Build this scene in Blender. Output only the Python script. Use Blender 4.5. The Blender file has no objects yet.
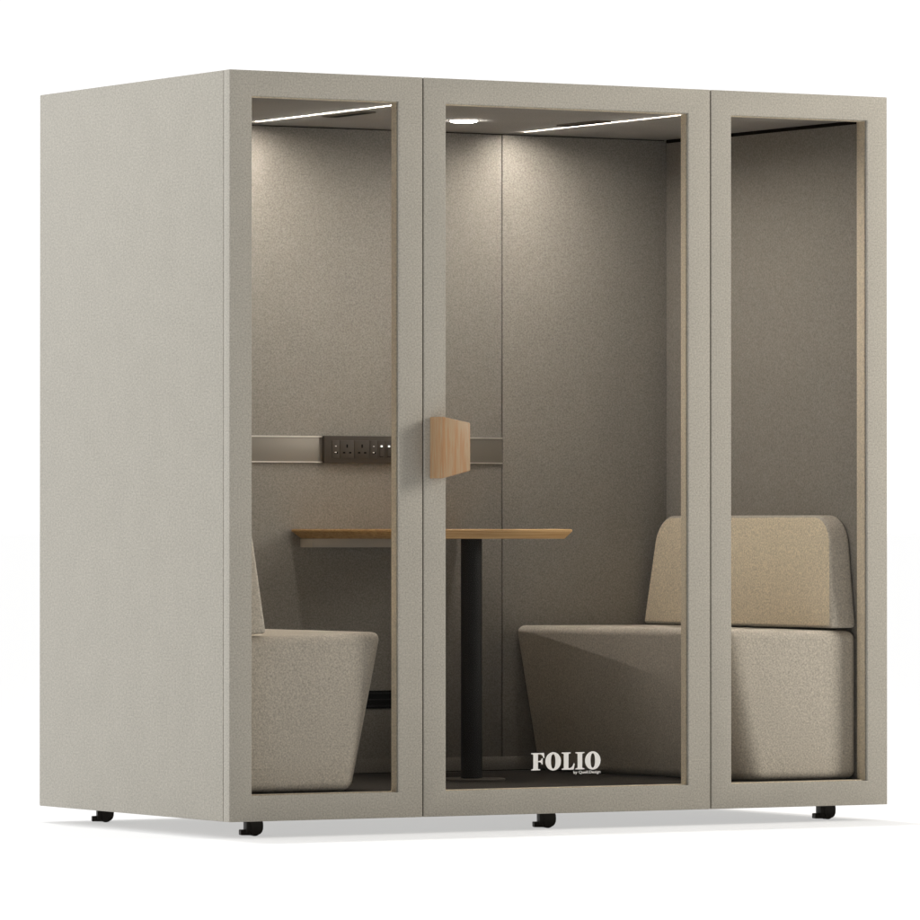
import bpy, bmesh, math, random
from mathutils import Vector, Matrix
sc = bpy.context.scene
col = sc.collection

# ------------------------------------------------------------------ camera
cam_d = bpy.data.cameras.new('camera')
cam = bpy.data.objects.new('camera', cam_d); col.objects.link(cam)
YAW, PIT, F, PY = 0.5287864784, 0.0093969608, 6137.2113, 470.9149
cam.location = (-8.4603518, -15.8141396, 0.9073338)
cam.rotation_euler = (math.pi/2 + PIT, 0, -YAW)
cam_d.sensor_fit = 'HORIZONTAL'; cam_d.sensor_width = 36
cam_d.lens = F/920*36
cam_d.shift_y = (PY-460)/920
cam_d.clip_start = 0.5; cam_d.clip_end = 3000
sc.camera = cam

# ------------------------------------------------------------------ light
sc.view_settings.view_transform = 'Standard'
sc.view_settings.look = 'None'
sc.view_settings.exposure = 0
sc.view_settings.gamma = 1
world = bpy.data.worlds.new('World'); sc.world = world; world.use_nodes = True
nt = world.node_tree; bg = nt.nodes['Background']
tc = nt.nodes.new('ShaderNodeTexCoord')
dot = nt.nodes.new('ShaderNodeVectorMath'); dot.operation = 'DOT_PRODUCT'
dot.inputs[1].default_value = (-0.38, 0.90, 0.12)
mr = nt.nodes.new('ShaderNodeMapRange'); mr.interpolation_type = 'SMOOTHSTEP'
mr.inputs['From Min'].default_value = -0.50; mr.inputs['From Max'].default_value = 0.28
mixc = nt.nodes.new('ShaderNodeMix'); mixc.data_type = 'RGBA'
mixc.inputs['A'].default_value = (0.055, 0.044, 0.032, 1)
mixc.inputs['B'].default_value = (1.10, 1.10, 1.10, 1)
nt.links.new(tc.outputs['Generated'], dot.inputs[0])
nt.links.new(dot.outputs['Value'], mr.inputs['Value'])
nt.links.new(mr.outputs['Result'], mixc.inputs['Factor'])
nt.links.new(mixc.outputs['Result'], bg.inputs['Color'])
bg.inputs['Strength'].default_value = 1.0

sun_d = bpy.data.lights.new('overhead_sun', 'SUN'); sun_d.energy = 1.15; sun_d.angle = math.radians(1.5)
sun = bpy.data.objects.new('overhead_sun', sun_d); col.objects.link(sun)
sun.rotation_euler = Vector((-0.015, -0.13, -1)).to_track_quat('-Z', 'Y').to_euler()
sun.location = (1, 3, 8)

key_d = bpy.data.lights.new('studio_softbox', 'AREA'); key_d.shape = 'RECTANGLE'
key_d.size = 2.0; key_d.size_y = 2.4; key_d.energy = 285; key_d.color = (1.0, 0.95, 0.875)
key = bpy.data.objects.new('studio_softbox', key_d); col.objects.link(key)
key.location = (6.1, -3.5, 3.3)
key.rotation_euler = (Vector((2.3, 0, 1.5))-Vector(key.location)).to_track_quat('-Z', 'Y').to_euler()

sb_d = bpy.data.lights.new('side_softbox', 'AREA'); sb_d.shape = 'RECTANGLE'
sb_d.size = 2.0; sb_d.size_y = 2.6; sb_d.energy = 48; sb_d.color = (1.0, 1.0, 0.985)
sb = bpy.data.objects.new('side_softbox', sb_d); col.objects.link(sb)
sb.location = (-4.3, -0.7, 3.3)
sb.rotation_euler = (Vector((0, 0.8, 1.8))-Vector(sb.location)).to_track_quat('-Z', 'Y').to_euler()

# ------------------------------------------------------------------ materials
def mat(name):
    m = bpy.data.materials.new(name); m.use_nodes = True
    n = m.node_tree.nodes; l = m.node_tree.links
    return m, n, l, n['Principled BSDF']

def simple(name, c, rough=0.5, metal=0.0, spec=0.5, noise=0.0, nscale=60):
    m, n, l, b = mat(name)
    b.inputs['Base Color'].default_value = (*c, 1)
    b.inputs['Roughness'].default_value = rough
    b.inputs['Metallic'].default_value = metal
    b.inputs['Specular IOR Level'].default_value = spec
    if noise:
        t = n.new('ShaderNodeTexCoord'); no = n.new('ShaderNodeTexNoise')
        no.inputs['Scale'].default_value = nscale; no.inputs['Detail'].default_value = 4
        l.new(t.outputs['Object'], no.inputs['Vector'])
        r = n.new('ShaderNodeMapRange')
        r.inputs['To Min'].default_value = rough-noise; r.inputs['To Max'].default_value = rough+noise
        l.new(no.outputs['Fac'], r.inputs['Value']); l.new(r.outputs['Result'], b.inputs['Roughness'])
    return m

def fabric(name, c, contrast=0.22, scale=200, blotch=0.022, bump=0.25, sheen=0.15, stretch=(1, 1, 1)):
    """felted wool: fine fibre flecks, a faint larger mottling and a soft bump"""
    m, n, l, b = mat(name)
    t = n.new('ShaderNodeTexCoord')
    f = n.new('ShaderNodeTexNoise'); f.inputs['Scale'].default_value = scale
    f.inputs['Detail'].default_value = 2; f.inputs['Roughness'].default_value = 0.7
    g = n.new('ShaderNodeTexNoise'); g.inputs['Scale'].default_value = 9; g.inputs['Detail'].default_value = 5
    mp = n.new('ShaderNodeMapping'); mp.inputs['Scale'].default_value = stretch
    l.new(t.outputs['Object'], mp.inputs['Vector'])
    l.new(mp.outputs['Vector'], f.inputs['Vector']); l.new(t.outputs['Object'], g.inputs['Vector'])
    r = n.new('ShaderNodeMapRange'); r.inputs['From Min'].default_value = 0.3; r.inputs['From Max'].default_value = 0.7
    r.inputs['To Min'].default_value = 1-contrast; r.inputs['To Max'].default_value = 1+contrast
    l.new(f.outputs['Fac'], r.inputs['Value'])
    r2 = n.new('ShaderNodeMapRange'); r2.inputs['From Min'].default_value = 0.3; r2.inputs['From Max'].default_value = 0.7
    r2.inputs['To Min'].default_value = 1-blotch; r2.inputs['To Max'].default_value = 1+blotch
    l.new(g.outputs['Fac'], r2.inputs['Value'])
    mu = n.new('ShaderNodeMath'); mu.operation = 'MULTIPLY'
    l.new(r.outputs['Result'], mu.inputs[0]); l.new(r2.outputs['Result'], mu.inputs[1])
    cm = n.new('ShaderNodeVectorMath'); cm.operation = 'SCALE'
    cm.inputs[0].default_value = c
    l.new(mu.outputs[0], cm.inputs['Scale']); l.new(cm.outputs['Vector'], b.inputs['Base Color'])
    b.inputs['Roughness'].default_value = 0.95; b.inputs['Specular IOR Level'].default_value = 0.15
    b.inputs['Sheen Weight'].default_value = sheen; b.inputs['Sheen Roughness'].default_value = 0.5
    bp = n.new('ShaderNodeBump'); bp.inputs['Strength'].default_value = bump; bp.inputs['Distance'].default_value = 0.0012
    l.new(f.outputs['Fac'], bp.inputs['Height']); l.new(bp.outputs['Normal'], b.inputs['Normal'])
    return m

def wood(name, c1, c2, stretch, scale=14, dist=3.0, band=40):
    m, n, l, b = mat(name)
    t = n.new('ShaderNodeTexCoord'); mp = n.new('ShaderNodeMapping')
    mp.inputs['Scale'].default_value = stretch
    l.new(t.outputs['Object'], mp.inputs['Vector'])
    no = n.new('ShaderNodeTexNoise'); no.inputs['Scale'].default_value = scale
    no.inputs['Detail'].default_value = 6; no.inputs['Distortion'].default_value = 0.6
    l.new(mp.outputs['Vector'], no.inputs['Vector'])
    w = n.new('ShaderNodeMath'); w.operation = 'MULTIPLY'; w.inputs[1].default_value = band
    s = n.new('ShaderNodeMath'); s.operation = 'SINE'
    l.new(no.outputs['Fac'], w.inputs[0]); l.new(w.outputs[0], s.inputs[0])
    r = n.new('ShaderNodeMapRange'); r.inputs['From Min'].default_value = -1; r.inputs['From Max'].default_value = 1
    l.new(s.outputs[0], r.inputs['Value'])
    n2 = n.new('ShaderNodeTexNoise'); n2.inputs['Scale'].default_value = scale*9; n2.inputs['Detail'].default_value = 3
    l.new(mp.outputs['Vector'], n2.inputs['Vector'])
    ad = n.new('ShaderNodeMix'); ad.inputs['Factor'].default_value = 0.45
    l.new(r.outputs['Result'], ad.inputs[2]); l.new(n2.outputs['Fac'], ad.inputs[3])
    cr = n.new('ShaderNodeMix'); cr.data_type = 'RGBA'
    cr.inputs['A'].default_value = (*c1, 1); cr.inputs['B'].default_value = (*c2, 1)
    l.new(ad.outputs[0], cr.inputs['Factor']); l.new(cr.outputs['Result'], b.inputs['Base Color'])
    b.inputs['Roughness'].default_value = 0.45; b.inputs['Specular IOR Level'].default_value = 0.35
    return m

def emitter(name, c, s):
    m, n, l, b = mat(name)
    n.remove(b); e = n.new('ShaderNodeEmission')
    e.inputs['Color'].default_value = (*c, 1); e.inputs['Strength'].default_value = s
    l.new(e.outputs[0], n['Material Output'].inputs['Surface'])
    return m

M = {}
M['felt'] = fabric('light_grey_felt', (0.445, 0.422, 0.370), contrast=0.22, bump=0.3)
M['side_felt'] = fabric('light_grey_side_felt', (0.445, 0.422, 0.370), contrast=0.18, bump=0.2, scale=195, stretch=(1, 0.55, 1))
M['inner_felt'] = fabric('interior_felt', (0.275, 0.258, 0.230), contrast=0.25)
M['seat_felt'] = fabric('seat_wool', (0.53, 0.487, 0.418), contrast=0.27, scale=190, bump=0.5)
M['tan_face'] = fabric('tan_backrest_face', (0.76, 0.665, 0.50), contrast=0.27, scale=190, bump=0.5)
M['edge'] = fabric('sand_edge_trim', (0.74, 0.655, 0.51), contrast=0.2)
M['carpet'] = fabric('charcoal_carpet', (0.042, 0.037, 0.031), contrast=0.4, scale=200, bump=0.8, sheen=0)
M['black'] = simple('black_powder_coat', (0.005, 0.0045, 0.004), 0.6, 0, 0.3)
M['caster_black'] = simple('caster_nylon', (0.016, 0.013, 0.010), 0.5, 0, 0.4, 0.08)
M['gap'] = simple('dark_gap_shade', (0.012, 0.010, 0.008), 0.9, 0, 0.1)  # near-black colour put in for the shade inside gaps and joints
M['socket'] = simple('dark_bronze_plastic', (0.055, 0.046, 0.036), 0.5, 0, 0.3, 0.05)
M['slot'] = simple('black_slot', (0.003, 0.003, 0.003), 0.8, 0, 0.1)
M['alu'] = simple('bronze_anodised_aluminium', (0.24, 0.22, 0.19), 0.5, 0.4, 0.4, 0.05, 30)
M['alu_light'] = simple('bright_aluminium_lip', (0.75, 0.71, 0.64), 0.3, 0.6, 0.5, 0.05)
M['steel'] = simple('bright_steel', (0.8, 0.77, 0.7), 0.3, 0.5)
M['tray'] = simple('grey_painted_tray', (0.50, 0.46, 0.40), 0.6, 0, 0.3, 0.05)
M['base_disc'] = simple('bronze_base_disc', (0.10, 0.085, 0.068), 0.45, 0, 0.4, 0.05)
M['vent'] = simple('taupe_vent_plastic', (0.13, 0.11, 0.085), 0.6, 0, 0.3, 0.05)
M['indicator'] = emitter('white_indicator', (1, 0.97, 0.9), 1.4)
M['led'] = emitter('warm_led', (1.0, 0.92, 0.845), 375.0)
M['lamp'] = emitter('downlight_led', (1.0, 0.92, 0.845), 62.0)
M['white_print'] = simple('white_vinyl', (0.93, 0.92, 0.89), 0.6, 0, 0.2)
M['handle_wood'] = wood('beech_handle', (0.43, 0.21, 0.088), (0.44, 0.34, 0.215), (1.8, 1.8, 0.10), scale=30, band=34)
M['table_wood'] = wood('oiled_oak_edge', (0.32, 0.165, 0.055), (0.60, 0.40, 0.19), (0.10, 1.0, 6.0), scale=22, band=26)

def glass_mat():
    m = bpy.data.materials.new('clear_glass'); m.use_nodes = True
    n = m.node_tree.nodes; l = m.node_tree.links
    n.remove(n['Principled BSDF'])
    tr = n.new('ShaderNodeBsdfTransparent'); tr.inputs['Color'].default_value = (0.992, 0.992, 0.99, 1)
    gl = n.new('ShaderNodeBsdfGlossy'); gl.inputs['Roughness'].default_value = 0.02
    fr = n.new('ShaderNodeFresnel'); fr.inputs['IOR'].default_value = 1.10
    mx = n.new('ShaderNodeMixShader')
    l.new(fr.outputs[0], mx.inputs[0]); l.new(tr.outputs[0], mx.inputs[1]); l.new(gl.outputs[0], mx.inputs[2])
    l.new(mx.outputs[0], n['Material Output'].inputs['Surface'])
    return m
M['glass'] = glass_mat()

def floor_mat():
    # white floor made part see-through so the world below pales the shadow
    m, n, l, b = mat('see_through_white_floor')
    b.inputs['Base Color'].default_value = (0.86, 0.86, 0.86, 1)
    b.inputs['Roughness'].default_value = 0.9; b.inputs['Specular IOR Level'].default_value = 0.0
    tr = n.new('ShaderNodeBsdfTransparent'); mx = n.new('ShaderNodeMixShader')
    mx.inputs[0].default_value = 0.58
    l.new(tr.outputs[0], mx.inputs[1]); l.new(b.outputs[0], mx.inputs[2])
    l.new(mx.outputs[0], n['Material Output'].inputs['Surface'])
    return m
M['floor'] = floor_mat()

# ------------------------------------------------------------------ helpers
def box(bm, x0, x1, y0, y1, z0, z1, bev=0.0, seg=2):
    vs = [bm.verts.new((x, y, z)) for x in (x0, x1) for y in (y0, y1) for z in (z0, z1)]
    q = [(0,1,3,2), (4,6,7,5), (0,4,5,1), (2,3,7,6), (0,2,6,4), (1,5,7,3)]
    fs = [bm.faces.new([vs[i] for i in f]) for f in q]
    if bev:
        es = list({e for f in fs for e in f.edges})
        bmesh.ops.bevel(bm, geom=es, offset=bev, segments=seg, profile=0.5, affect='EDGES', clamp_overlap=True)
    return fs

def hull8(bm, pts, bev, seg=5):
    """eight-corner solid; pts ordered as box(): x, then y, then z"""
    vs = [bm.verts.new(p) for p in pts]
    q = [(0,1,3,2), (4,6,7,5), (0,4,5,1), (2,3,7,6), (0,2,6,4), (1,5,7,3)]
    fs = [bm.faces.new([vs[i] for i in f]) for f in q]
    if bev:
        es = list({e for f in fs for e in f.edges})
        bmesh.ops.bevel(bm, geom=es, offset=bev, segments=seg, profile=0.5, affect='EDGES', clamp_overlap=True)

def prism(bm, outline, y0, y1, holes=()):
    """solid from an outline in x-z, between y0 and y1; a hole has the same vertex count (ring)"""
    if holes:
        h = holes[0]; n = len(outline)
        A = [[bm.verts.new((p[0], y, p[1])) for p in ring] for ring in (outline, h) for y in (y0, y1)]
        of, ob, hf, hb = A
        for i in range(n):
            j = (i+1) % n
            bm.faces.new((of[i], of[j], hf[j], hf[i])); bm.faces.new((ob[j], ob[i], hb[i], hb[j]))
            bm.faces.new((of[j], of[i], ob[i], ob[j])); bm.faces.new((hf[i], hf[j], hb[j], hb[i]))
        return
    f = [bm.verts.new((p[0], y0, p[1])) for p in outline]; b = [bm.verts.new((p[0], y1, p[1])) for p in outline]
    n = len(f)
    bm.faces.new(f); bm.faces.new(b[::-1])
    for i in range(n):
        j = (i+1) % n; bm.faces.new((f[j], f[i], b[i], b[j]))

def cyl(bm, c, r, h, axis='Z', seg=48, bev=0.0):
    rot = {'Z': Matrix(), 'X': Matrix.Rotation(math.pi/2, 4, 'Y'), 'Y': Matrix.Rotation(math.pi/2, 4, 'X')}[axis]
    g = bmesh.ops.create_cone(bm, cap_ends=True, segments=seg, radius1=r, radius2=r, depth=h,
                              matrix=Matrix.Translation(c) @ rot)
    if bev:
        es = {e for v in g['verts'] for e in v.link_edges if len(e.link_faces) == 2 and e.calc_face_angle(0) > 1.0}
        bmesh.ops.bevel(bm, geom=list(es), offset=bev, segments=2, profile=0.5, affect='EDGES')

def obj(name, bm, m, parent=None, origin=(0, 0, 0), smooth=True, extra=()):
    bmesh.ops.recalc_face_normals(bm, faces=bm.faces)
    o3 = Vector(origin)
    for v in bm.verts: v.co -= o3
    me = bpy.data.meshes.new(name); bm.to_mesh(me); bm.free()
    me.materials.append(m)
    for e in extra: me.materials.append(e)
    if smooth:
        for p in me.polygons: p.use_smooth = True
        me.set_sharp_from_angle(angle=math.radians(32))
    o = bpy.data.objects.new(name, me); col.objects.link(o)
    if parent: o.parent = parent
    else: o.location = origin
    return o

def thing(name, label, cat, loc=(0, 0, 0), group=None):
    o = bpy.data.objects.new(name, None); col.objects.link(o); o.location = loc
    o.empty_display_size = 0.1
    o['label'] = label; o['category'] = cat
    if group: o['group'] = group
    return o

def B(): return bmesh.new()

# ------------------------------------------------------------------ dimensions
W, D = 2.319, 1.246
ZB, ZT = 0.05, 2.25            # underside and top of the pod
CZ, FZ = 2.18, 0.128           # ceiling, carpet
FR = 0.037                     # depth of the front frames
IL, IR, IB = 0.060, 2.257, 1.186
S1, S2 = 0.653, 1.668
OZ0, OZ1 = 0.125, 2.175        # window openings

# ------------------------------------------------------------------ floor
bm = B()
R_ = 900
vs = [bm.verts.new((x, y, 0)) for x, y in ((-R_, -R_), (R_, -R_), (R_, R_), (-R_, R_))]
bm.faces.new(vs)
fl = obj('floor', bm, M['floor'], smooth=False); fl['kind'] = 'structure'

# ------------------------------------------------------------------ pod
POD = thing('meeting_pod', 'large pale grey felt covered pod with three glazed front panels on black casters', 'pod')

bm = B(); box(bm, 0, IL, FR+0.0032, D, ZB, ZT, 0.003); obj('side_panel', bm, M['side_felt'], POD)
bm = B(); box(bm, IR, W, FR+0.0032, D, ZB, ZT, 0.003); obj('side_panel', bm, M['side_felt'], POD)
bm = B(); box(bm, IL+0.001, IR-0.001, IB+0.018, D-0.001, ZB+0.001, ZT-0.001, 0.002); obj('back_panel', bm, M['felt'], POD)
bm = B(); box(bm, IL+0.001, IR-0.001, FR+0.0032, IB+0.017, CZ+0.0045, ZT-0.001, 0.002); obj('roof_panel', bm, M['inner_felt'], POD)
LX = (0.672, 1.652)            # two lights; ceiling slots added to thin their visible line
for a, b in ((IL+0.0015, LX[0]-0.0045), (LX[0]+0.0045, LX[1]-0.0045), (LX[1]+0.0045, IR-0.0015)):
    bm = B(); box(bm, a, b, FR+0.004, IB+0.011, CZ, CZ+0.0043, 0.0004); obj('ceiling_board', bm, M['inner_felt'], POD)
bm = B(); box(bm, IL+0.001, IR-0.001, FR+0.0032, IB+0.017, ZB+0.001, FZ-0.012, 0.002); obj('base', bm, M['felt'], POD)
bm = B(); box(bm, IL+0.0015, IR-0.0015, FR+0.004, IB-0.001, FZ-0.011, FZ); obj('carpet', bm, M['carpet'], POD)
# dark backing that shows in the gaps between the wall linings
bm = B(); box(bm, IL+0.002, IR-0.002, IB+0.012, IB+0.0165, FZ, CZ-0.001); obj('wall_backing', bm, M['gap'], POD, smooth=False)
# back wall lining in three boards
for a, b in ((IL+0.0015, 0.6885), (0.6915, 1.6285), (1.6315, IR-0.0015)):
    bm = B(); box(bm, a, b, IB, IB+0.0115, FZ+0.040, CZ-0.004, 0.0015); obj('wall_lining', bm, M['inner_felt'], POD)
# side wall linings, and a dark strip standing for shade below the ceiling
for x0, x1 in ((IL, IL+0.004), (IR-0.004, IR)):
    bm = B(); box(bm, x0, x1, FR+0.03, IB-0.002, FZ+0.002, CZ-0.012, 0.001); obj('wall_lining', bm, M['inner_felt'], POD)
    bm = B(); box(bm, x0+0.0005, x1-0.0005, FR+0.03, IB-0.002, CZ-0.0115, CZ-0.0005); obj('gap_shade_strip', bm, M['gap'], POD, smooth=False)
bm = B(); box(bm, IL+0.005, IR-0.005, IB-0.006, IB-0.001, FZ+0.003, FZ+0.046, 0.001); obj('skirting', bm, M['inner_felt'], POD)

# front frames: a ring with real thickness, small rounded edges
def frame_mesh(x0, x1, ox0, ox1):
    bm = B()
    y0, y1 = 0.0, FR
    O = [(x0, ZB), (x1, ZB), (x1, ZT), (x0, ZT)]; I = [(ox0, OZ0), (ox1, OZ0), (ox1, OZ1), (ox0, OZ1)]
    prism(bm, O, y0, y1, [I])
    bm.normal_update()
    es = [e for e in bm.edges if len(e.link_faces) == 2 and e.calc_face_angle(0) > 1.0]
    bmesh.ops.bevel(bm, geom=es, offset=0.0022, segments=3, profile=0.5, affect='EDGES')
    return bm

def pane(x0, x1, parent):
    bm = B(); box(bm, x0+0.0005, x1-0.0005, 0.007, 0.013, OZ0+0.0005, OZ1-0.0005)
    return obj('glass_pane', bm, M['glass'], parent, smooth=False)

def bead(x0, x1, parent, y0=0.0135, y1=0.0405, t=0.0030):
    """thin glazing bead lining the opening behind the glass"""
    bm = B()
    prism(bm, [(x0+0.0003, OZ0+0.0003), (x1-0.0003, OZ0+0.0003), (x1-0.0003, OZ1-0.0003), (x0+0.0003, OZ1-0.0003)], y0, y1,
          [[(x0+t, OZ0+t), (x1-t, OZ0+t), (x1-t, OZ1-t), (x0+t, OZ1-t)]])
    return obj('glazing_bead', bm, M['edge'], parent, smooth=False)

wl = obj('window_frame', frame_mesh(0.0, S1-0.0022, 0.0745, 0.570), M['felt'], POD)
wl['label'] = 'left fixed front frame with a tall narrow pane'
pane(0.0745, 0.570, wl); bead(0.0745, 0.570, wl)
dr = obj('door', frame_mesh(S1+0.0022, S2-0.0022, 0.731, 1.5885), M['felt'], POD)
pane(0.731, 1.5885, dr); bead(0.731, 1.5885, dr)
wr = obj('window_frame', frame_mesh(S2+0.0022, W, 1.7425, 2.2455), M['felt'], POD)
wr['label'] = 'right fixed front frame with a tall narrow pane'
pane(1.7425, 2.2455, wr); bead(1.7425, 2.2455, wr)
# post lining behind the right frame
bm = B(); box(bm, 2.2455, 2.2525, FR+0.003, 0.060, FZ+0.001, CZ-0.001, 0.001); obj('inner_post', bm, M['edge'], POD)

# black strips filling the joints beside the door, standing for their shade
for x in (S1, S2):
    bm = B(); box(bm, x-0.0019, x+0.0019, 0.006, FR, ZB+0.003, ZT-0.003)
    obj('door_joint_shade', bm, M['gap'], POD, smooth=False)
for a, b in ((0.004, IL-0.002), (IR+0.002, W-0.004)):  # dark strips added to give the side joints their shade
    bm = B(); box(bm, a, b, FR+0.0003, FR+0.0030, ZB+0.004, ZT-0.004)
    obj('side_joint_shade', bm, M['gap'], POD, smooth=False)

# door handle: wooden block, trapezium seen from the front
bm = B()
zf = 0.0
P = []
for x in (0.6745, 0.7715):
    for y in (-0.076, -0.0005):
        zz = (1.0555, 1.2400) if x < 0.7 else (1.0790, 1.2215)
        for z in zz: P.append((x, y, z))
hull8(bm, P, 0.0035, 3)
obj('handle', bm, M['handle_wood'], dr)

# ------------------------------------------------------------------ writing on the door glass
def ellipse(cx, cz, rx, rz, n=48, p=2.0):
    out = []
    for i in range(n):
        a = 2*math.pi*i/n; c, s = math.cos(a), math.sin(a)
        out.append((cx+rx*math.copysign(abs(c)**(2/p), c), cz+rz*math.copysign(abs(s)**(2/p), s)))
    return out
def foot(x0, x1, a, b, z, h, up=1):
    """bracketed serif under/over a stem a..b: from x0 to x1 at height z"""
    br = 0.10
    return [(x0, z), (x0, z+up*h*0.55), (a-0.02, z+up*(h)), (a, z+up*(h+br)), (b, z+up*(h+br)), (b+0.02, z+up*h), (x1, z+up*h*0.55), (x1, z)]
# letter outlines in units of cap height
def L_F():
    return [[(0.00,0.0),(0.50,0.0),(0.50,0.055),(0.40,0.075),(0.375,0.12),(0.375,0.47),(0.48,0.47),(0.555,0.42),(0.585,0.335),(0.635,0.335),
             (0.635,0.69),(0.585,0.69),(0.555,0.60),(0.48,0.545),(0.375,0.545),(0.375,0.925),(0.50,0.925),(0.60,0.87),(0.655,0.78),(0.68,0.70),(0.735,0.70),
             (0.705,1.0),(0.0,1.0),(0.0,0.945),(0.095,0.925),(0.12,0.88),(0.12,0.12),(0.095,0.075),(0.0,0.055)]]
def L_L():
    return [[(0.0,0.0),(0.655,0.0),(0.725,0.34),(0.665,0.36),(0.62,0.24),(0.54,0.13),(0.42,0.08),(0.375,0.10),(0.375,0.88),(0.40,0.925),(0.50,0.945),(0.50,1.0),
             (0.0,1.0),(0.0,0.945),(0.095,0.925),(0.12,0.88),(0.12,0.12),(0.095,0.075),(0.0,0.055)]]
def L_I():
    return [[(0.0,0.0),(0.50,0.0),(0.50,0.055),(0.405,0.075),(0.378,0.12),(0.378,0.88),(0.405,0.925),(0.50,0.945),(0.50,1.0),
             (0.0,1.0),(0.0,0.945),(0.095,0.925),(0.122,0.88),(0.122,0.12),(0.095,0.075),(0.0,0.055)]]
bm = B()
XK = 1.225; Hc = 0.0520; xs0 = 1.0310; zb = 0.1805; yA, yB = 0.0062, 0.0068
def put(poly, xo, holes=None):
    tr = lambda pts: [(xs0+(xo+x)*Hc*XK, zb+z*Hc) for x, z in pts]
    prism(bm, tr(poly), yA, yB, [tr(holes)] if holes else ())
put(L_F()[0], 0.0)
put(ellipse(1.215, 0.5, 0.430, 0.53), 0.0, ellipse(1.215, 0.5, 0.125, 0.42, p=2.3))
put(L_L()[0], 1.685)
put(L_I()[0], 2.445)
put(ellipse(3.410, 0.5, 0.430, 0.53), 0.0, ellipse(3.410, 0.5, 0.125, 0.42, p=2.3))
bm.normal_update()
bmesh.ops.triangulate(bm, faces=[f for f in bm.faces if len(f.verts) > 4])
obj('logo_lettering', bm, M['white_print'], dr, smooth=False)

def small_text(body, x0, x1, z0, size, name, parent, m):
    cu = bpy.data.curves.new('lettering_curve', 'FONT'); cu.body = body; cu.size = size; cu.extrude = 0.0002
    cu.offset = size*0.012
    t = bpy.data.objects.new('lettering_curve', cu); col.objects.link(t)
    bpy.context.view_layer.update()
    me = bpy.data.meshes.new_from_object(t.evaluated_get(bpy.context.evaluated_depsgraph_get()))
    bpy.data.objects.remove(t); bpy.data.curves.remove(cu)
    mx = max(v.co.x for v in me.vertices); mn = min(v.co.x for v in me.vertices)
    k = (x1-x0)/(mx-mn)
    for v in me.vertices:
        x, y, z = v.co; v.co = (x0+(x-mn)*k, 0.0065-z, z0+y)
    me.name = name; me.materials.clear(); me.materials.append(m)
    o = bpy.data.objects.new(name, me); col.objects.link(o); o.parent = parent
    return o
small_text('by Quell.Design', 1.1800, 1.2755, 0.1680, 0.0120, 'tagline_lettering', dr, M['white_print'])

# ------------------------------------------------------------------ ceiling fittings
for x in LX:
    bm = B(); box(bm, x-0.0034, x+0.0034, 0.06, IB-0.095, CZ+0.0010, CZ+0.0042)
    led = obj('led_strip', bm, M['led'], POD, smooth=False)
    bm = B()
    for a, b in ((x-0.00445, x-0.0035), (x+0.0035, x+0.00445)): box(bm, a, b, 0.055, IB-0.085, CZ+0.0001, CZ+0.0044)
    obj('dimming_liner', bm, M['socket'], led, smooth=False)  # dark liners added to dim the strip's visible line
for x in (0.735, 1.578):
    bm = B(); box(bm, x-0.026, x+0.026, 0.475, 0.720, CZ-0.005, CZ-0.0002, 0.0015)
    v = obj('air_vent', bm, M['vent'], POD)
    bm = B(); box(bm, x-0.019, x+0.019, 0.485, 0.710, CZ-0.0058, CZ-0.0045)
    obj('vent_slot', bm, M['slot'], v, smooth=False)
DX, DY = 1.205, 0.705
bm = B(); cyl(bm, (DX, DY, CZ-0.0004), 0.0465, 0.0010)
d = obj('downlight', bm, M['alu_light'], POD)
bm = B()                       # shallow domed diffuser
rings = []
for k in range(6):
    a = math.radians(15*k); rr = 0.043*math.cos(a); zz = CZ-0.0010-0.0065*math.sin(a)
    rings.append([bm.verts.new((DX+rr*math.cos(2*math.pi*i/48), DY+rr*math.sin(2*math.pi*i/48), zz)) for i in range(48)])
for p, q in zip(rings[:-1], rings[1:]):
    for i in range(48):
        j = (i+1) % 48; bm.faces.new((p[i], p[j], q[j], q[i]))
bm.faces.new(rings[-1]); bm.faces.new(rings[0][::-1])
obj('lamp_lens', bm, M['lamp'], d)

# ------------------------------------------------------------------ back wall rail, sockets, grille
RZ0, RZ1 = 1.1165, 1.2
PX0, PX1 = 0.964, 1.356
for a, b in ((0.693, PX0), (PX1, 1.627)):
    bm = B(); box(bm, a, b, IB-0.006, IB-0.0002, RZ0, RZ1, 0.0008)
    r = obj('wall_rail', bm, M['alu'], POD)
    bm = B(); box(bm, a, b-0.0005, IB-0.0085, IB-0.0062, RZ1-0.004, RZ1+0.0005); box(bm, a, b-0.0005, IB-0.0085, IB-0.0062, RZ0-0.0005, RZ0+0.003)
    obj('rail_lip', bm, M['alu_light'], r, smooth=False)
bm = B(); box(bm, PX0+0.0005, PX1-0.0005, IB-0.020, IB-0.0002, RZ0-0.002, RZ1+0.001, 0.0015)
ps = obj('power_strip', bm, M['socket'], POD)
ZC = 1.158; y = IB-0.020
def module(x0, x1):
    bm = B(); box(bm, x0+0.0012, x1-0.0012, y-0.0018, y+0.0005, ZC-0.0275, ZC+0.0285, 0.0008)
    return bm
def add(bm, x, z, w, h, d=0.0006, mi=1):
    for f in box(bm, x-w/2, x+w/2, y-0.0018-d, y-0.0012, z-h/2, z+h/2): f.material_index = mi
xs = [0.990, 1.019, 1.072, 1.128, 1.157, 1.184, 1.211, 1.264, 1.330]
kinds = ['usb', 'plug', 'plug', 'usb', 'switch', 'switch', 'plug', 'plug']
names = {'usb': 'usb_port', 'plug': 'mains_socket', 'switch': 'rocker_switch'}
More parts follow.
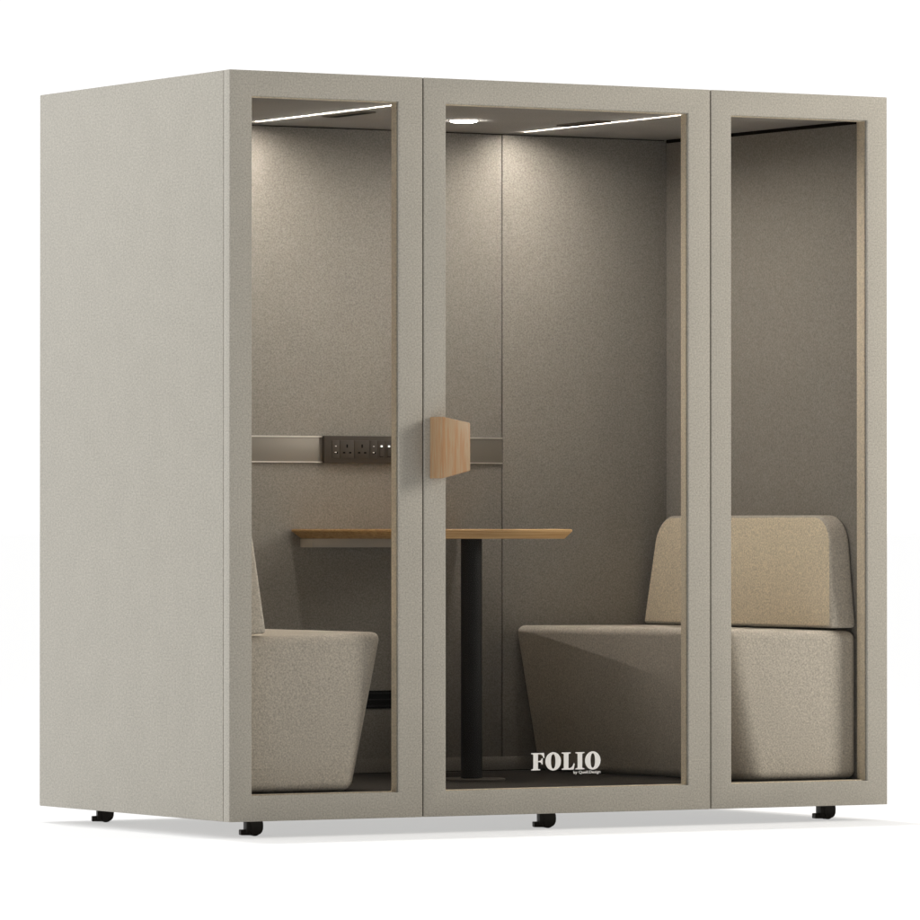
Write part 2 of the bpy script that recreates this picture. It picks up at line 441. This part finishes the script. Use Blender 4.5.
for i, k in enumerate(kinds):
    bm = module(xs[i], xs[i+1]); c = (xs[i]+xs[i+1])/2
    m = M['socket']
    if k == 'plug':
        add(bm, c, ZC+0.011, 0.0052, 0.0105); add(bm, c-0.0110, ZC-0.0100, 0.0082, 0.0050); add(bm, c+0.0110, ZC-0.0100, 0.0082, 0.0050)
    elif k == 'usb':
        add(bm, c+0.001, ZC-0.0105, 0.0125, 0.0055); add(bm, c+0.001, ZC+0.0100, 0.0080, 0.0042)
        add(bm, c-0.001, ZC-0.0092, 0.0065, 0.0030, 0.0010, 2); add(bm, c, ZC+0.0105, 0.0060, 0.0028, 0.0010, 2)
    else:
        add(bm, c, ZC-0.008, 0.0125, 0.030)
        add(bm, c, ZC-0.0075, 0.0104, 0.027, 0.0026, 0)
        add(bm, c, ZC+0.0110, 0.0056, 0.0056, 0.0030, 3)
    obj(names[k], bm, m, ps, extra=(M['slot'], M['steel'], M['indicator']))
# black floor-level outlet grille
bm = B(); box(bm, 0.964, 1.356, IB-0.008, IB-0.0002, 0.335, 0.392, 0.0015)
g = obj('wall_grille', bm, M['slot'], POD)
bm = B()
for z in (0.343, 0.3635, 0.384): box(bm, 0.967, 1.353, IB-0.0100, IB-0.0082, z-0.002, z+0.002)
obj('grille_slat', bm, M['black'], g, smooth=False)

# ------------------------------------------------------------------ casters
def caster_parts(loc, first):
    if first is None:
        bm = B()
        # swivel plate and stem, hood with a rounded far shoulder
        box(bm, -0.024, 0.026, -0.022, 0.022, 0.0455, 0.0495, 0.001)
        out = [(-0.010, 0.0455), (0.0265, 0.0455), (0.0315, 0.037), (0.0325, 0.026), (0.0290, 0.014), (0.0215, 0.0055), (0.010, 0.0055), (0.000, 0.014), (-0.0095, 0.034)]
        prism(bm, out, -0.0045, 0.0045)
        box(bm, -0.0175, -0.0035, -0.0195, 0.0195, 0.0100, 0.0452, 0.001)
        hood = [(-0.006, 0.0455), (0.0300, 0.0455), (0.0325, 0.0400), (0.0332, 0.0300), (0.0325, 0.0200), (0.0295, 0.0120), (0.0240, 0.0065), (0.0170, 0.0045), (0.0020, 0.0045), (-0.004, 0.0200)]
        prism(bm, hood, -0.0205, -0.0175); prism(bm, hood, 0.0175, 0.0205)
        prism(bm, [(-0.006, 0.0455), (0.0300, 0.0455), (0.0325, 0.0400), (0.0332, 0.0300), (0.0322, 0.0200), (0.0310, 0.0200), (0.0300, 0.0300), (0.0290, 0.0380), (0.0270, 0.0430), (-0.006, 0.0430)], -0.0172, 0.0172)
        # brake pedal reaching back
        prism(bm, [(-0.0095, 0.030), (-0.014, 0.0235), (-0.0165, 0.0195), (-0.0315, 0.0190), (-0.0330, 0.0165), (-0.0330, 0.0055), (-0.0315, 0.003), (0.004, 0.0025), (0.006, 0.018)], -0.0125, 0.0125)
        bm.normal_update(); bmesh.ops.triangulate(bm, faces=[f for f in bm.faces if len(f.verts) > 4])
        c = obj('caster', bm, M['caster_black'], POD); c.location = loc
        for s in (-1, 1):
            bm = B(); cyl(bm, (0.0090, s*0.0110, 0.0205), 0.0205, 0.0110, 'Y', 40, 0.003)
            obj('wheel', bm, M['caster_black'], c)
        return c
    c = first.copy(); col.objects.link(c); c.parent = POD; c.location = loc
    for ch in list(first.children):
        k = ch.copy(); col.objects.link(k); k.parent = c
    return c
cp = None
for i, (x, yv) in enumerate(((0.150, 0.147), (1.150, 0.130), (2.190, 0.165), (0.160, 1.130), (2.190, 1.110), (1.150, 1.110))):
    c = caster_parts((x, yv, 0), cp)
    c.rotation_euler = (0, 0, math.radians((-14, -17, -10, -20, -12, -30)[i]))
    if cp is None: cp = c

# ------------------------------------------------------------------ table
TX0, TX1, TY0, TY1 = 0.850, 1.470, 0.480, 1.184
T = thing('table', 'small oak topped table with undercut edge on a black column between the two seats', 'table', (1.16, 0.59, FZ))
o3 = (1.16, 0.59, FZ)
bm = B()
zt, zm, zl = 0.9060, 0.8990, 0.8760
rings = [((TX0, TX1, TY0, TY1), zl+0.030, 0.003), ((TX0, TX1, TY0, TY1), zm, 0.0), ((TX0+0.036, TX1-0.024, TY0+0.010, TY1), zl, 0.0)]
def ringpts(x0, x1, y0, y1, z, r=0.012, n=4):
    pts = []
    for cx, cy, a0 in ((x0+r, y0+r, 180), (x1-r, y0+r, 270), (x1-r, y1-r, 0), (x0+r, y1-r, 90)):
        for i in range(n+1):
            a = math.radians(a0+90*i/n); pts.append((cx+r*math.cos(a), cy+r*math.sin(a), z))
    return pts
RR = [ringpts(TX0+0.003, TX1-0.003, TY0+0.003, TY1-0.003, zt), ringpts(TX0, TX1, TY0, TY1, zt-0.003),
      ringpts(TX0, TX1, TY0, TY1, zm), ringpts(TX0+0.036, TX1-0.022, TY0+0.010, TY1-0.001, zl)]
VV = [[bm.verts.new(p) for p in r] for r in RR]
n = len(VV[0])
for a, b in zip(VV[:-1], VV[1:]):
    for i in range(n):
        j = (i+1) % n; bm.faces.new((a[i], a[j], b[j], b[i]))
bm.faces.new(VV[0]); bm.faces.new(VV[-1][::-1])
obj('tabletop', bm, M['table_wood'], T, o3)
bm = B(); cyl(bm, (1.160, 0.580, (FZ+0.006+zl)/2), 0.033, zl-FZ-0.007, seg=64)
obj('column', bm, M['black'], T, o3)
bm = B(); cyl(bm, (1.160, 0.580, FZ+0.0035), 0.105, 0.006, seg=72, bev=0.002)
obj('base_disc', bm, M['base_disc'], T, o3)
bm = B(); box(bm, 0.876, 1.300, 1.085, 1.165, 0.848, zl-0.0005, 0.001)
obj('cable_tray', bm, M['tray'], T, o3)

# ------------------------------------------------------------------ seats
def seat(name_label, mirror):
    X = (lambda u: IL+0.005+u) if not mirror else (lambda u: IR-0.005-u)
    ox = X(0.28)
    t = thing('bench_seat', name_label, 'seat', (ox, 0.62, FZ), 'upholstered bench seats')
    org = (ox, 0.62, FZ)
    y0, y1 = 0.066, IB-0.012
    zb_, ztop = FZ+0.001, 0.600
    nearT, farT, nearB, farB = 0.502, 0.588, 0.402, 0.502
    bm = B()
    P = [(X(0.0), y0, zb_), (X(0.0), y0, ztop-0.012), (X(0.0), y1, zb_), (X(0.0), y1, ztop-0.006),
         (X(nearB), y0+0.004, zb_), (X(nearT), y0, ztop), (X(farB), y1, zb_), (X(farT), y1, ztop-0.004)]
    vs = [bm.verts.new(p) for p in P]
    for f in [(0,1,3,2), (4,6,7,5), (0,4,5,1), (2,3,7,6), (0,2,6,4), (1,5,7,3)]: bm.faces.new([vs[i] for i in f])
    soft = [e for e in bm.edges if set(e.verts) == {vs[4], vs[5]}]
    bmesh.ops.bevel(bm, geom=soft, offset=0.062, segments=8, profile=0.5, affect='EDGES')
    bmesh.ops.recalc_face_normals(bm, faces=bm.faces); bm.normal_update()
    es = [e for e in bm.edges if len(e.link_faces) == 2 and e.calc_face_angle(0) > 0.6]
    bmesh.ops.bevel(bm, geom=es, offset=0.028, segments=6, profile=0.5, affect='EDGES')
    obj('seat_base', bm, M['seat_felt'], t, org)
    # backrest wedge
    b0, b1 = 0.598, 0.949
    bt, tt = 0.098, 0.068
    bm = B()
    P = [(X(0.001), y0+0.004, b0), (X(0.001), y0+0.052, b1), (X(0.001), y1-0.004, b0), (X(0.001), y1-0.048, b1),
         (X(bt), y0+0.004, b0), (X(tt), y0+0.052, b1), (X(bt), y1-0.004, b0), (X(tt), y1-0.048, b1)]
    vs = [bm.verts.new(p) for p in P]
    q = [(0,1,3,2), (4,6,7,5), (0,4,5,1), (2,3,7,6), (0,2,6,4), (1,5,7,3)]
    for f in q: bm.faces.new([vs[i] for i in f])
    bm.edges.ensure_lookup_table()
    bm.verts.index_update()
    idx = {v: i for i, v in enumerate(vs)}
    big = [e for e in bm.edges if {idx[e.verts[0]], idx[e.verts[1]]} in ({1, 5}, {3, 7})]
    bmesh.ops.bevel(bm, geom=big, offset=0.085, segments=10, profile=0.5, affect='EDGES')
    bm.normal_update()
    es = [e for e in bm.edges if len(e.link_faces) == 2 and e.calc_face_angle(0) > 0.6]
    bmesh.ops.bevel(bm, geom=es, offset=0.012, segments=4, profile=0.5, affect='EDGES')
    bm.normal_update()
    bmesh.ops.recalc_face_normals(bm, faces=bm.faces)
    s = 1 if not mirror else -1
    for f in bm.faces:
        if f.normal.x*s > 0.9: f.material_index = 1  # inward faces take a paler tan than the rest
    o = obj('backrest', bm, M['seat_felt'], t, org, extra=(M['tan_face'],))
    return t
seat('grey wool bench seat left of the table, nearest the sockets', False)
seat('grey wool bench seat right of the table with tan faced backrest', True)
